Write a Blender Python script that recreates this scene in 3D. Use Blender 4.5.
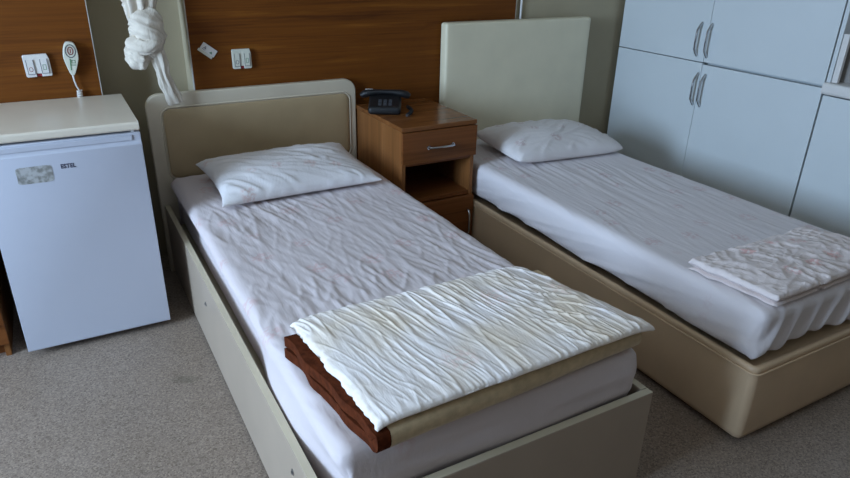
import bpy, bmesh, math, random
from mathutils import Vector, Matrix, noise

for o in list(bpy.data.objects):
    bpy.data.objects.remove(o)
S = bpy.context.scene
COL = S.collection
random.seed(7)

# ------------------------------------------------------------------ camera
cam_data = bpy.data.cameras.new('camera')
cam_data.sensor_width = 36.0
cam_data.lens = 657.06 * 36 / 850
cam_data.clip_start = 0.02
cam = bpy.data.objects.new('camera', cam_data)
COL.objects.link(cam)
R_ = Vector((0.87354548, -0.48629164, 0.02094597))
U_ = Vector((0.18532755, 0.37208654, 0.90950828))
F_ = Vector((0.45007998, 0.79061498, -0.41515775))
M = Matrix(((R_.x, U_.x, -F_.x, -0.378), (R_.y, U_.y, -F_.y, -2.978), (R_.z, U_.z, -F_.z, 1.428), (0, 0, 0, 1)))
cam.matrix_world = M
S.camera = cam

# ------------------------------------------------------------------ view, world, daylight
S.view_settings.view_transform = 'Standard'
S.view_settings.look = 'None'
S.view_settings.gamma = 1.0
S.view_settings.use_curve_mapping = False
S.view_settings.exposure = 0.0

W = bpy.data.worlds.new('sky')
S.world = W
W.use_nodes = True
W.node_tree.nodes['Background'].inputs[0].default_value = (0.55, 0.72, 1.0, 1)
W.node_tree.nodes['Background'].inputs[1].default_value = 0.2


def area(name, loc, direction, sx, sy, power, color, spread=180):
    d = bpy.data.lights.new(name, 'AREA')
    d.shape = 'RECTANGLE'
    d.size, d.size_y = sx, sy
    d.energy = power
    d.color = color
    d.spread = math.radians(spread)
    o = bpy.data.objects.new(name, d)
    COL.objects.link(o)
    o.location = loc
    o.rotation_euler = Vector(direction).to_track_quat('-Z', 'Z').to_euler()
    return o


# daylight through the window of the left wall, and an added weak warm fill behind the camera
area('window_daylight', (-3.34, -1.75, 1.45), (1, 0, -0.1), 1.8, 1.25, 228, (0.51, 0.72, 1.0))
area('rear_warm_fill', (1.2, -4.55, 1.5), (0, 1, -0.05), 1.0, 1.6, 1.0, (1.0, 0.76, 0.5))

# ------------------------------------------------------------------ materials


def nt(name, base=(0.5, 0.5, 0.5), rough=0.6, metal=0.0, spec=0.5, sheen=0.0, coat=0.0):
    m = bpy.data.materials.new(name)
    m.use_nodes = True
    b = m.node_tree.nodes['Principled BSDF']
    b.inputs['Base Color'].default_value = (*base, 1)
    b.inputs['Roughness'].default_value = rough
    b.inputs['Metallic'].default_value = metal
    b.inputs['Specular IOR Level'].default_value = spec
    b.inputs['Sheen Weight'].default_value = sheen
    b.inputs['Coat Weight'].default_value = coat
    return m


def N(m, t, **kw):
    n = m.node_tree.nodes.new(t)
    for k, v in kw.items():
        if k in n.inputs:
            n.inputs[k].default_value = v
        else:
            setattr(n, k, v)
    return n


def L(m, a, ao, b, bi):
    m.node_tree.links.new(a.outputs[ao], b.inputs[bi])


def coords(m, scale=(1, 1, 1), rot=(0, 0, 0)):
    tc = N(m, 'ShaderNodeTexCoord')
    mp = N(m, 'ShaderNodeMapping')
    mp.inputs['Scale'].default_value = scale
    mp.inputs['Rotation'].default_value = rot
    L(m, tc, 'Object', mp, 'Vector')
    return mp


def ramp(m, stops):
    r = N(m, 'ShaderNodeValToRGB')
    e = r.color_ramp.elements
    while len(e) < len(stops):
        e.new(0.5)
    for el, (p, c) in zip(e, stops):
        el.position = p
        el.color = (*c, 1) if len(c) == 3 else c
    return r


def bump(m, src, out, strength, dist):
    b = N(m, 'ShaderNodeBump')
    b.inputs['Strength'].default_value = strength
    b.inputs['Distance'].default_value = dist
    L(m, src, out, b, 'Height')
    L(m, b, 'Normal', m.node_tree.nodes['Principled BSDF'], 'Normal')
    return b


def mat_plain(name, base, rough=0.5, var=0.06, scale=8, bmp=0.0, **kw):
    """slightly mottled plain finish"""
    m = nt(name, base, rough, **kw)
    mp = coords(m)
    n = N(m, 'ShaderNodeTexNoise', Scale=scale, Detail=5.0)
    L(m, mp, 0, n, 'Vector')
    lo = tuple(c * (1 - var) for c in base)
    hi = tuple(min(1, c * (1 + var)) for c in base)
    r = ramp(m, [(0.3, lo), (0.7, hi)])
    L(m, n, 'Fac', r, 'Fac')
    L(m, r, 'Color', m.node_tree.nodes['Principled BSDF'], 'Base Color')
    if bmp:
        n2 = N(m, 'ShaderNodeTexNoise', Scale=160.0, Detail=3.0)
        L(m, mp, 0, n2, 'Vector')
        bump(m, n2, 'Fac', bmp, 0.002)
    return m


def mat_wood(name, dark, mid, light, axis='x', rough=0.42, freq=1.0):
    """laminate with grain running along one axis"""
    m = nt(name, mid, rough, spec=0.2)
    sc = {'x': (0.55, 14, 14), 'z': (14, 14, 0.55), 'y': (14, 0.55, 14)}[axis]
    mp = coords(m, tuple(s * freq for s in sc))
    n = N(m, 'ShaderNodeTexNoise', Scale=1.6, Detail=6.0, Roughness=0.62, Distortion=0.35)
    L(m, mp, 0, n, 'Vector')
    r = ramp(m, [(0.28, dark), (0.46, mid), (0.56, mid), (0.74, light)])
    L(m, n, 'Fac', r, 'Fac')
    sc2 = {'x': (2.0, 130, 130), 'z': (130, 130, 2.0), 'y': (130, 2.0, 130)}[axis]
    mp2 = coords(m, sc2)
    n2 = N(m, 'ShaderNodeTexNoise', Scale=1.0, Detail=3.0)
    L(m, mp2, 0, n2, 'Vector')
    mx = N(m, 'ShaderNodeMix', data_type='RGBA', blend_type='MULTIPLY')
    mx.inputs[0].default_value = 0.45
    r2 = ramp(m, [(0.3, (0.55, 0.5, 0.46)), (0.62, (1, 1, 1))])
    L(m, n2, 'Fac', r2, 'Fac')
    L(m, r, 'Color', mx, 6)
    L(m, r2, 'Color', mx, 7)
    L(m, mx, 2, m.node_tree.nodes['Principled BSDF'], 'Base Color')
    bump(m, n2, 'Fac', 0.08, 0.001)
    return m


def mat_cloth(name, base, motif=None, motif_amt=0.5, motif_scale=5.0, seed=0.0, wr_scale=(60, 9, 30),
              wr=0.35, rot=0.25, tint=None, rough=0.85):
    """crumpled cotton with a faint printed flower motif"""
    m = nt(name, base, rough, spec=0.25, sheen=0.15)
    P = m.node_tree.nodes['Principled BSDF']
    mp = coords(m)
    cur = N(m, 'ShaderNodeRGB')
    cur.outputs[0].default_value = (*base, 1)
    last = (cur, 0)
    if tint:
        n = N(m, 'ShaderNodeTexNoise', Scale=5.0, Detail=3.0)
        L(m, mp, 0, n, 'Vector')
        r = ramp(m, [(0.42, (0, 0, 0)), (0.68, (1, 1, 1))])
        L(m, n, 'Fac', r, 'Fac')
        mx = N(m, 'ShaderNodeMix', data_type='RGBA')
        L(m, r, 'Color', mx, 0)
        m.node_tree.links.new(last[0].outputs[last[1]], mx.inputs[6])
        mx.inputs[7].default_value = (*tint, 1)
        last = (mx, 2)
    if motif:
        # each voronoi cell holds one small blossom: petals from the angle-like noise inside the spot
        v = N(m, 'ShaderNodeTexVoronoi', Scale=motif_scale)
        v.inputs['Randomness'].default_value = 0.55
        off = N(m, 'ShaderNodeVectorMath', operation='ADD')
        off.inputs[1].default_value = (seed, seed * 0.7, 0)
        L(m, mp, 0, off, 0)
        flat = N(m, 'ShaderNodeVectorMath', operation='MULTIPLY')
        flat.inputs[1].default_value = (1, 1, 0.3)
        L(m, off, 0, flat, 0)
        L(m, flat, 0, v, 'Vector')
        r = ramp(m, [(0.0, (1, 1, 1)), (0.16, (0.9, 0.9, 0.9)), (0.27, (0, 0, 0))])
        L(m, v, 'Distance', r, 'Fac')
        n = N(m, 'ShaderNodeTexNoise', Scale=70.0, Detail=2.0)
        L(m, mp, 0, n, 'Vector')
        rn = ramp(m, [(0.42, (0, 0, 0)), (0.58, (1, 1, 1))])
        L(m, n, 'Fac', rn, 'Fac')
        mul = N(m, 'ShaderNodeMath', operation='MULTIPLY')
        L(m, r, 'Color', mul, 0)
        L(m, rn, 'Color', mul, 1)
        mul2 = N(m, 'ShaderNodeMath', operation='MULTIPLY')
        L(m, mul, 0, mul2, 0)
        mul2.inputs[1].default_value = motif_amt
        mx = N(m, 'ShaderNodeMix', data_type='RGBA')
        L(m, mul2, 0, mx, 0)
        m.node_tree.links.new(last[0].outputs[last[1]], mx.inputs[6])
        mx.inputs[7].default_value = (*motif, 1)
        last = (mx, 2)
    m.node_tree.links.new(last[0].outputs[last[1]], P.inputs['Base Color'])
    mpw = coords(m, wr_scale, (0, 0, rot))
    nw = N(m, 'ShaderNodeTexNoise', Scale=1.0, Detail=3.0, Roughness=0.5, Distortion=0.8)
    L(m, mpw, 0, nw, 'Vector')
    bump(m, nw, 'Fac', wr, 0.012)
    return m


MT = {}
MT['wall'] = mat_plain('wall_paint', (0.42, 0.35, 0.23), 0.7, 0.05, 3, 0.1)
MT['wall_dim'] = mat_plain('bounce_dimming_wall', (0.10, 0.08, 0.06), 0.8, 0.05, 3)  # dark tone made up for the unseen front wall, to cut bounce light
MT['ceiling'] = mat_plain('ceiling_paint', (0.82, 0.76, 0.66), 0.8, 0.03, 3)
MT['panel'] = mat_wood('walnut_wall_panel', (0.085, 0.022, 0.002), (0.165, 0.048, 0.004), (0.28, 0.095, 0.010), 'x', 0.65, 1.4)
MT['panel_edge'] = mat_plain('panel_edge_band', (0.55, 0.52, 0.47), 0.5)
MT['ns_z'] = mat_wood('walnut_veneer_upright', (0.145, 0.055, 0.015), (0.25, 0.098, 0.030), (0.34, 0.145, 0.05), 'z', 0.40)
MT['ns_x'] = mat_wood('walnut_veneer_front', (0.11, 0.036, 0.009), (0.20, 0.066, 0.018), (0.30, 0.105, 0.032), 'x', 0.34)
MT['ns_top'] = mat_wood('walnut_veneer_top', (0.12, 0.042, 0.012), (0.21, 0.076, 0.022), (0.30, 0.12, 0.04), 'x', 0.24)
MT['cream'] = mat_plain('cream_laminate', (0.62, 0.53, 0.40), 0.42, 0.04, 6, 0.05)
MT['cream_shaded'] = mat_plain('shaded_cream_laminate', (0.40, 0.315, 0.24), 0.42, 0.04, 6, 0.05)  # cream laminate darkened: shade on rails and footboard put into the colour
MT['cream_edge'] = mat_plain('cream_edge_band', (0.56, 0.48, 0.34), 0.45, 0.05, 9)
MT['pad'] = mat_plain('beige_leatherette', (0.44, 0.32, 0.18), 0.5, 0.05, 9, 0.25)
MT['ivory'] = mat_plain('ivory_leatherette', (0.76, 0.68, 0.49), 0.42, 0.04, 7, 0.2)
MT['divan'] = mat_plain('tan_leatherette', (0.62, 0.44, 0.28), 0.42, 0.07, 5, 0.25)
MT['dark'] = mat_plain('dark_void', (0.015, 0.015, 0.018), 0.8)
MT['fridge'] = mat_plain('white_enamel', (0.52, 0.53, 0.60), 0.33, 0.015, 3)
MT['fridge_top'] = mat_plain('fridge_top_painted_reflection', (0.73, 0.64, 0.52), 0.28, 0.03, 5)  # beige stands in for warm wood reflected in the white top
MT['gasket'] = mat_plain('grey_gasket', (0.2, 0.21, 0.23), 0.6)
MT['door_white'] = mat_plain('white_melamine', (0.65, 0.68, 0.68), 0.38, 0.02, 3)
MT['chrome'] = mat_plain('brushed_chrome', (0.55, 0.55, 0.56), 0.22, 0.03, 30, metal=1.0)
MT['steel'] = mat_plain('dull_steel', (0.35, 0.35, 0.36), 0.35, 0.03, 30, metal=1.0)
MT['plastic'] = mat_plain('cream_plastic', (0.68, 0.66, 0.55), 0.4, 0.02, 10)
MT['plastic_w'] = mat_plain('white_plastic', (0.74, 0.70, 0.66), 0.4, 0.02, 10)
MT['red'] = mat_plain('red_print', (0.32, 0.03, 0.04), 0.5)
MT['navy'] = mat_plain('dark_print', (0.06, 0.06, 0.10), 0.5)
MT['green'] = mat_plain('green_print', (0.06, 0.22, 0.10), 0.5)
MT['black'] = mat_plain('black_plastic', (0.008, 0.008, 0.009), 0.5)
MT['key'] = mat_plain('dark_grey_keys', (0.05, 0.05, 0.055), 0.5)
MT['mattress'] = mat_plain('mattress_ticking', (0.5, 0.5, 0.52), 0.85, 0.05, 20, 0.2)
MT['taupe'] = mat_plain('taupe_back_board', (0.30, 0.27, 0.245), 0.5, 0.05, 4)

MT['sheet1'] = mat_cloth('lilac_grey_sheet', (0.68, 0.59, 0.585), (0.62, 0.36, 0.34), 0.5, 6.0, 0.0, (55, 9, 30), 0.10, 0.15)
MT['sheet2'] = mat_cloth('lilac_white_sheet', (0.74, 0.67, 0.67), (0.60, 0.40, 0.40), 0.6, 6.5, 3.1, (45, 9, 30), 0.12, -0.2)
MT['pillow1'] = mat_cloth('printed_pillowcase', (0.76, 0.71, 0.70), (0.62, 0.40, 0.36), 0.6, 7.5, 1.7, (30, 14, 20), 0.16, 0.5)
MT['pillow2'] = mat_cloth('printed_pillowcase_right', (0.76, 0.70, 0.68), (0.50, 0.33, 0.32), 0.6, 7.5, 5.2, (22, 14, 20), 0.16, 0.9)
MT['fold1'] = mat_cloth('ivory_folded_sheet', (0.90, 0.82, 0.78), (0.82, 0.50, 0.42), 0.35, 5.0, 2.3, (80, 22, 40), 0.14, 0.1, tint=(0.84, 0.71, 0.57))
MT['fold2'] = mat_cloth('printed_folded_sheet', (0.80, 0.69, 0.66), (0.66, 0.22, 0.19), 0.55, 8.0, 4.4, (45, 30, 40), 0.30, 0.6)
MT['curtain'] = mat_cloth('white_curtain', (0.68, 0.60, 0.50), None, wr_scale=(90, 90, 8), wr=0.25, rot=0.0)
MT['beige_wool'] = mat_plain('beige_wool', (0.56, 0.42, 0.25), 0.95, 0.15, 40, 0.5, sheen=0.3)
MT['brown_wool'] = mat_plain('rust_brown_wool', (0.085, 0.020, 0.007), 0.95, 0.35, 60, 0.6, spec=0.08)
MT['brown_dark'] = mat_plain('dark_brown_wool', (0.085, 0.035, 0.016), 0.95, 0.3, 60, 0.6)

# speckled vinyl floor
fm = nt('speckled_vinyl_floor', (0.33, 0.32, 0.30), 0.5, spec=0.35)
mp = coords(fm)
v1 = N(fm, 'ShaderNodeTexVoronoi', Scale=230.0)
L(fm, mp, 0, v1, 'Vector')
bw = N(fm, 'ShaderNodeSeparateColor')
L(fm, v1, 'Color', bw, 0)
r1 = ramp(fm, [(0.0, (0.17, 0.128, 0.10)), (0.3, (0.265, 0.205, 0.163)), (0.75, (0.315, 0.245, 0.197)), (1.0, (0.41, 0.325, 0.26))])
L(fm, bw, 0, r1, 'Fac')
n1 = N(fm, 'ShaderNodeTexNoise', Scale=1.7, Detail=4.0)
L(fm, mp, 0, n1, 'Vector')
r2 = ramp(fm, [(0.3, (0.88, 0.86, 0.82)), (0.65, (1, 1, 1))])
L(fm, n1, 'Fac', r2, 'Fac')
mx = N(fm, 'ShaderNodeMix', data_type='RGBA', blend_type='MULTIPLY')
mx.inputs[0].default_value = 1.0
L(fm, r1, 'Color', mx, 6)
L(fm, r2, 'Color', mx, 7)
# one worn stain near the left bed
vd = N(fm, 'ShaderNodeVectorMath', operation='DISTANCE')
sub = N(fm, 'ShaderNodeMapping')
sub.inputs['Rotation'].default_value = (0, 0, 0.5)
L(fm, mp, 0, sub, 'Vector')
c_, s_ = math.cos(0.5), math.sin(0.5)
sx_, sy_ = -0.165, -0.925
vd.inputs[1].default_value = ((sx_ * c_ - sy_ * s_) * 1.0, (sx_ * s_ + sy_ * c_) * 2.2, 0)
sub.inputs['Scale'].default_value = (1, 1, 1)
sc = N(fm, 'ShaderNodeVectorMath', operation='MULTIPLY')
sc.inputs[1].default_value = (1.0, 2.2, 0)
L(fm, sub, 0, sc, 0)
L(fm, sc, 0, vd, 0)
rs = ramp(fm, [(0.03, (0.78, 0.80, 0.78)), (0.065, (1, 1, 1))])
L(fm, vd, 'Value', rs, 'Fac')
mx3 = N(fm, 'ShaderNodeMix', data_type='RGBA', blend_type='MULTIPLY')
mx3.inputs[0].default_value = 1.0
L(fm, mx, 2, mx3, 6)
L(fm, rs, 'Color', mx3, 7)
L(fm, mx3, 2, fm.node_tree.nodes['Principled BSDF'], 'Base Color')
MT['floor'] = fm

gl = nt('window_glass', (1, 1, 1), 0.02)
gl.node_tree.nodes['Principled BSDF'].inputs['Transmission Weight'].default_value = 1.0
MT['glass'] = gl

# ------------------------------------------------------------------ mesh helpers


def link(name, bm, mat, parent=None, smooth=True, loc=(0, 0, 0), bevel=0.0, ang=40):
    me = bpy.data.meshes.new(name)
    bmesh.ops.recalc_face_normals(bm, faces=bm.faces)
    bm.to_mesh(me)
    bm.free()
    for m in (mat if isinstance(mat, (list, tuple)) else [mat]):
        me.materials.append(m)
    if smooth:
        me.shade_smooth()
        me.set_sharp_from_angle(angle=math.radians(ang))
    o = bpy.data.objects.new(name, me)
    COL.objects.link(o)
    o.location = loc
    if parent:
        o.parent = parent
    if bevel:
        b = o.modifiers.new('bevel', 'BEVEL')
        b.width = bevel
        b.segments = 3
        b.limit_method = 'ANGLE'
        b.harden_normals = False
    return o


def empty(name, loc, label=None, cat=None, group=None, rz=0.0):
    o = bpy.data.objects.new(name, None)
    COL.objects.link(o)
    o.empty_display_size = 0.1
    o.location = loc
    o.rotation_euler = (0, 0, rz)
    tag(o, label, cat, group)
    return o


def tag(o, label=None, cat=None, group=None, kind=None):
    if label:
        o['label'] = label
    if cat:
        o['category'] = cat
    if group:
        o['group'] = group
    if kind:
        o['kind'] = kind
    return o


def box(bm, x0, x1, y0, y1, z0, z1, mi=0):
    vs = [bm.verts.new((x, y, z)) for x in (x0, x1) for y in (y0, y1) for z in (z0, z1)]
    for q in ((0, 1, 3, 2), (4, 6, 7, 5), (0, 4, 5, 1), (2, 3, 7, 6), (0, 2, 6, 4), (1, 5, 7, 3)):
        f = bm.faces.new([vs[i] for i in q])
        f.material_index = mi
    return vs


def B(*boxes):
    bm = bmesh.new()
    for b in boxes:
        box(bm, *b)
    return bm


def prism(bm, pts, y0, y1, axis='y'):
    """extrude an outline (u, v) between two values of the given axis"""
    def P(u, v, w):
        return {'y': (u, w, v), 'x': (w, u, v), 'z': (u, v, w)}[axis]
    a = [bm.verts.new(P(u, v, y0)) for u, v in pts]
    b = [bm.verts.new(P(u, v, y1)) for u, v in pts]
    n = len(pts)
    bm.faces.new(a)
    bm.faces.new(b[::-1])
    for i in range(n):
        j = (i + 1) % n
        bm.faces.new((a[i], b[i], b[j], a[j]))


def rrect(x0, x1, z0, z1, r, seg=8, corners=(1, 1, 1, 1)):
    """rounded rectangle outline; corners: tr, tl, bl, br"""
    pts = []
    for k, (cx, cz, a0) in enumerate(((x1 - r, z1 - r, 0), (x0 + r, z1 - r, 90), (x0 + r, z0 + r, 180), (x1 - r, z0 + r, 270))):
        if corners[k]:
            for i in range(seg + 1):
                a = math.radians(a0 + 90 * i / seg)
                pts.append((cx + r * math.cos(a), cz + r * math.sin(a)))
        else:
            pts.append(((x1, z1), (x0, z1), (x0, z0), (x1, z0))[k])
    return pts


def tube(bm, pts, radii, seg=10, caps=True, flat=None):
    """sweep a circle (or an ellipse: flat = (side, up) factors) along points"""
    pts = [Vector(p) for p in pts]
    if not hasattr(radii, '__len__'):
        radii = [radii] * len(pts)
    rings = []
    up = Vector((0.13, 0.21, 0.97)).normalized()
    prev = None
    for i, p in enumerate(pts):
        t = (pts[min(i + 1, len(pts) - 1)] - pts[max(i - 1, 0)]).normalized()
        a = prev - t * prev.dot(t) if prev else up.cross(t)
        if a.length < 1e-4:
            a = Vector((1, 0, 0)).cross(t)
        a.normalize()
        prev = a
        b = t.cross(a)
        fs, fu = flat if flat else (1, 1)
        rings.append([bm.verts.new(p + (a * math.cos(k * 2 * math.pi / seg) * fs + b * math.sin(k * 2 * math.pi / seg) * fu) * radii[i]) for k in range(seg)])
    for r0, r1 in zip(rings, rings[1:]):
        for k in range(seg):
            j = (k + 1) % seg
            bm.faces.new((r0[k], r0[j], r1[j], r1[k]))
    if caps:
        bm.faces.new(rings[0][::-1])
        bm.faces.new(rings[-1])
    return rings


def cyl(bm, c, axis, r, h, seg=20):
    c = Vector(c)
    a = Vector(axis).normalized()
    tube(bm, [c, c + a * h], r, seg)


def axis_samples(h, r, step):
    """positions from -h to h with dense samples in the rounded ends"""
    if r <= 0:
        k = max(2, int(2 * h / step))
        return [-h + 2 * h * i / k for i in range(k + 1)]
    e = 5
    a = [-h + r * (1 - math.cos(math.pi / 2 * i / e)) for i in range(e)]
    inner = 2 * (h - r)
    k = max(2, int(inner / step))
    mid = [-h + r + inner * i / k for i in range(k + 1)]
    return a + mid + [-x for x in a[::-1]]


def rounded_block(sx, sy, sz, r, step, stepz=None, fn=None, skip_bottom=False):
    """closed block with rounded edges, evenly gridded so fn(p, n) can crease it; centre at origin"""
    bm = bmesh.new()
    H = (sx / 2, sy / 2, sz / 2)
    xs = axis_samples(H[0], r, step)
    ys = axis_samples(H[1], r, step)
    zs = axis_samples(H[2], min(r, H[2]), stepz or step)
    cache = {}

    def vert(i, j, k):
        key = (i, j, k)
        if key in cache:
            return cache[key]
        p = Vector((xs[i], ys[j], zs[k]))
        inner = Vector([max(-(H[a] - r), min(H[a] - r, p[a])) for a in range(3)])
        rr = r
        d = p - inner
        if d.length > 1e-9:
            nn = d.normalized()
            # square lattice point pushed on to the rounded surface
            q = inner + nn * rr
            if H[2] - r < 0:
                q.z = p.z
        else:
            nn = Vector((0, 0, 1))
            q = p
        if fn:
            q = fn(q, nn)
        cache[key] = bm.verts.new(q)
        return cache[key]
    I, J, K = len(xs) - 1, len(ys) - 1, len(zs) - 1
    for i in range(I):
        for j in range(J):
            bm.faces.new((vert(i, j, K), vert(i + 1, j, K), vert(i + 1, j + 1, K), vert(i, j + 1, K)))
            if not skip_bottom:
                bm.faces.new((vert(i, j, 0), vert(i, j + 1, 0), vert(i + 1, j + 1, 0), vert(i + 1, j, 0)))
    for i in range(I):
        for k in range(K):
            bm.faces.new((vert(i, 0, k), vert(i + 1, 0, k), vert(i + 1, 0, k + 1), vert(i, 0, k + 1)))
            bm.faces.new((vert(i, J, k), vert(i, J, k + 1), vert(i + 1, J, k + 1), vert(i + 1, J, k)))
    for j in range(J):
        for k in range(K):
            bm.faces.new((vert(0, j, k), vert(0, j, k + 1), vert(0, j + 1, k + 1), vert(0, j + 1, k)))
            bm.faces.new((vert(I, j, k), vert(I, j + 1, k), vert(I, j + 1, k + 1), vert(I, j, k + 1)))
    return bm


def nz(x, y, z=0.0):
    return noise.noise(Vector((x, y, z)))


def ridge(x, y, z=0.0, sharp=3.0):
    return max(0.0, 1 - abs(nz(x, y, z)) * sharp)


def smooth01(t):
    t = max(0.0, min(1.0, t))
    return t * t * (3 - 2 * t)


# ------------------------------------------------------------------ room shell
XL, XR, YF, H = -3.4, 3.2, -4.6, 2.65


def struct(name, bm, mat, parent=None, **kw):
    o = link(name, bm, mat, parent, smooth=False, **kw)
    if not parent:
        o['kind'] = 'structure'
    return o


struct('floor', B((XL - .1, XR + .1, YF - .1, .22, -0.1, 0)), MT['floor'])
struct('ceiling', B((XL - .1, XR + .1, YF - .1, .22, H, H + .1)), MT['ceiling'])
# the wall steps back between the two wood-clad bays
struct('wall_back', B((XL - .1, -.212, 0, .22, 0, H), (-.212, .148, .13, .22, 0, H), (.148, XR + .1, 0, .22, 0, H)), MT['wall'])
struct('wall_right', B((XR, XR + .1, YF, 0, 0, H)), MT['wall'])
# left wall with the window opening
wy0, wy1, wz0, wz1 = -2.75, -0.75, 0.75, 2.15
struct('wall_left', B((XL - .1, XL, YF, wy0, 0, H), (XL - .1, XL, wy1, 0, 0, H), (XL - .1, XL, wy0, wy1, 0, wz0), (XL - .1, XL, wy0, wy1, wz1, H)), MT['wall'])
# front wall with the door opening behind the camera
struct('wall_front', B((XL, .65, YF - .1, YF, 0, H), (1.75, XR, YF - .1, YF, 0, H), (.65, 1.75, YF - .1, YF, 2.4, H)), MT['wall_dim'])
wn = empty('window_1', (XL - .05, (wy0 + wy1) / 2, wz0))
wn['kind'] = 'structure'


def rel(o, b):
    return [(x0 - o[0], x1 - o[0], y0 - o[1], y1 - o[1], z0 - o[2], z1 - o[2]) for x0, x1, y0, y1, z0, z1 in b]


wo = wn.location
fr = 0.06
bm = B(*rel(wo, [(XL - .08, XL - .02, wy0, wy1, wz0, wz0 + fr), (XL - .08, XL - .02, wy0, wy1, wz1 - fr, wz1),
                 (XL - .08, XL - .02, wy0, wy0 + fr, wz0 + fr, wz1 - fr), (XL - .08, XL - .02, wy1 - fr, wy1, wz0 + fr, wz1 - fr),
                 (XL - .08, XL - .02, (wy0 + wy1) / 2 - .03, (wy0 + wy1) / 2 + .03, wz0 + fr, wz1 - fr)]))
link('window_frame', bm, MT['plastic_w'], wn, False)
link('window_pane', B(*rel(wo, [(XL - .055, XL - .049, wy0 + fr, wy1 - fr, wz0 + fr, wz1 - fr)])), MT['glass'], wn, False)

# wood cladding panels on the back wall
for nm, x0, x1 in (('wall_panel', -2.2, -0.212), ('wall_panel', 0.148, 1.828)):
    p = empty(nm, ((x0 + x1) / 2, -0.001, 0.12))
    w = (x1 - x0) / 2
    link('panel_board', B((-w + .003, w - .003, -.018, 0, 0, 2.0)), MT['panel'], p, False)
    link('edge_band', B((-w, -w + .003, -.0178, 0, 0, 2.0), (w - .003, w, -.0178, 0, 0, 2.0)), MT['panel_edge'], p, False)
    if x0 < -1:
        tag(p, 'walnut-grain wall panel behind the white fridge, with call handset on it', 'wall panel', 'walnut wall panels')
    else:
        tag(p, 'walnut-grain wall panel behind the headboards and the bedside cabinet', 'wall panel', 'walnut wall panels')

bm = bmesh.new()
tube(bm, [(1.868, -.008, 0.9), (1.867, -.008, 1.3), (1.868, -.008, 2.2)], 0.006, 8)
tag(link('wall_cable', bm, MT['plastic_w']), 'thin pale cable running up the wall above the ivory headboard', 'cable')

# ------------------------------------------------------------------ built-in wardrobe on the right
WX = 2.589


def bow_handle(bm, x, y, z0, z1, out=-0.030):
    pts = [(x - .002, y, z0), (x + out * .55, y, z0 + .016), (x + out, y, z0 + .034), (x + out * 1.05, y, (z0 + z1) / 2),
           (x + out, y, z1 - .034), (x + out * .55, y, z1 - .016), (x - .002, y, z1)]
    tube(bm, pts, [.0075, .0075, .007, .007, .007, .0075, .0075], 10, flat=(0.8, 1.15))


SEAM = 0.874


def wardrobe(name, y0, y1, z0, z1, label, doors, handle_z, plinth=False):
    """y0 > y1; doors: list of (ya, yb, handle_y)"""
    t = empty(name, (WX + .3, (y0 + y1) / 2, z0), label, 'wardrobe', 'white wardrobe units along the right wall')
    o = t.location
    g = .001
    b = [(WX + .05, XR - .012, y1 + g, y1 + .018, z0, z1), (WX + .05, XR - .012, y0 - .018, y0 - g, z0, z1),
         (WX + .05, XR - .012, y1 + .018, y0 - .018, z0, z0 + .018), (WX + .05, XR - .012, y1 + .018, y0 - .018, z1 - .018, z1),
         (XR - .02, XR - .012, y1 + .018, y0 - .018, z0 + .018, z1 - .018)]
    link('body', B(*rel(o, b)), MT['door_white'], t, False)
    for ya, yb, hy in doors:
        zb = z0 + (.07 if plinth else (.002 if ya > -.5 else .004))
        d = link('door', B(*rel(o, [(WX, WX + .018, yb + .0012, ya - .0012, zb, z1 - (.002 if ya > -.5 or not plinth else .008))])), MT['door_white'], t, True, bevel=.0015)
        if hy is not None:
            bm = bmesh.new()
            bow_handle(bm, WX - o[0], hy - o[1], handle_z[0] - o[2], handle_z[1] - o[2])
            h = link('handle', bm, MT['chrome'], d)
            h['label'] = 'curved chrome bow handle'
    if plinth:
        link('plinth', B(*rel(o, [(WX + .03, WX + .045, y1 + .018, y0 - .018, z0, z0 + .07)])), MT['door_white'], t, False)
    return t


Y0, Y1, Y2 = -0.034, -0.640, -1.290
wardrobe('wardrobe_unit', Y0, Y2, 0.0, SEAM - .0005, 'lower white two-door wardrobe unit in the corner beyond the right bed',
         [(Y0, Y1, Y1 + .012), (Y1, Y2, Y1 - .034)], (.655, .818), True)
wardrobe('wardrobe_unit', Y0, Y2, SEAM, 2.2, 'upper white two-door wardrobe unit standing on the lower doors',
         [(Y0, Y1, Y1 + .045), (Y1, Y2, Y1 - .018)], (.905, 1.068), False)
# next unit: low cupboard, thick shelf board with rounded front, open niche above with a sliding glass
t = empty('low_cupboard', (WX + .3, -1.76, 0), 'white low cupboard at the right edge beneath the thick white shelf', 'cupboard')
o = t.location
link('body', B(*rel(o, [(WX + .02, XR - .012, -2.22, -2.202, 0, .838), (WX + .02, XR - .012, -1.312, -1.294, 0, .838),
                        (WX + .02, XR - .012, -2.202, -1.312, 0, .018), (XR - .02, XR - .012, -2.202, -1.312, .018, .838)])), MT['door_white'], t, False)
for a, b_ in ((-1.296, -1.757), (-1.757, -2.218)):
    link('door', B(*rel(o, [(WX, WX + .018, b_ + .0015, a - .0015, .07, .836)])), MT['door_white'], t, bevel=.0015)
bm = bmesh.new()
prism(bm, rrect(WX - .018, XR - .012, .842, .893, .014, 5), -2.22, -1.294)
tag(link('shelf_board', bm, MT['plastic_w']), 'thick white shelf board with rounded front above the low cupboard', 'shelf')
t = empty('wall_niche', (WX + .3, -1.76, .894), 'open wardrobe niche with taupe back and white front frame at right edge', 'open cabinet')
o = t.location
link('side_panel', B(*rel(o, [(WX + .0, XR - .012, -1.314, -1.296, .894, 2.2)])), MT['door_white'], t, False)
link('side_panel', B(*rel(o, [(WX + .0, XR - .012, -2.22, -2.202, .894, 2.2)])), MT['door_white'], t, False)
link('back_board', B(*rel(o, [(WX + .06, WX + .075, -2.202, -1.314, .894, 2.182)])), MT['taupe'], t, False)
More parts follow.
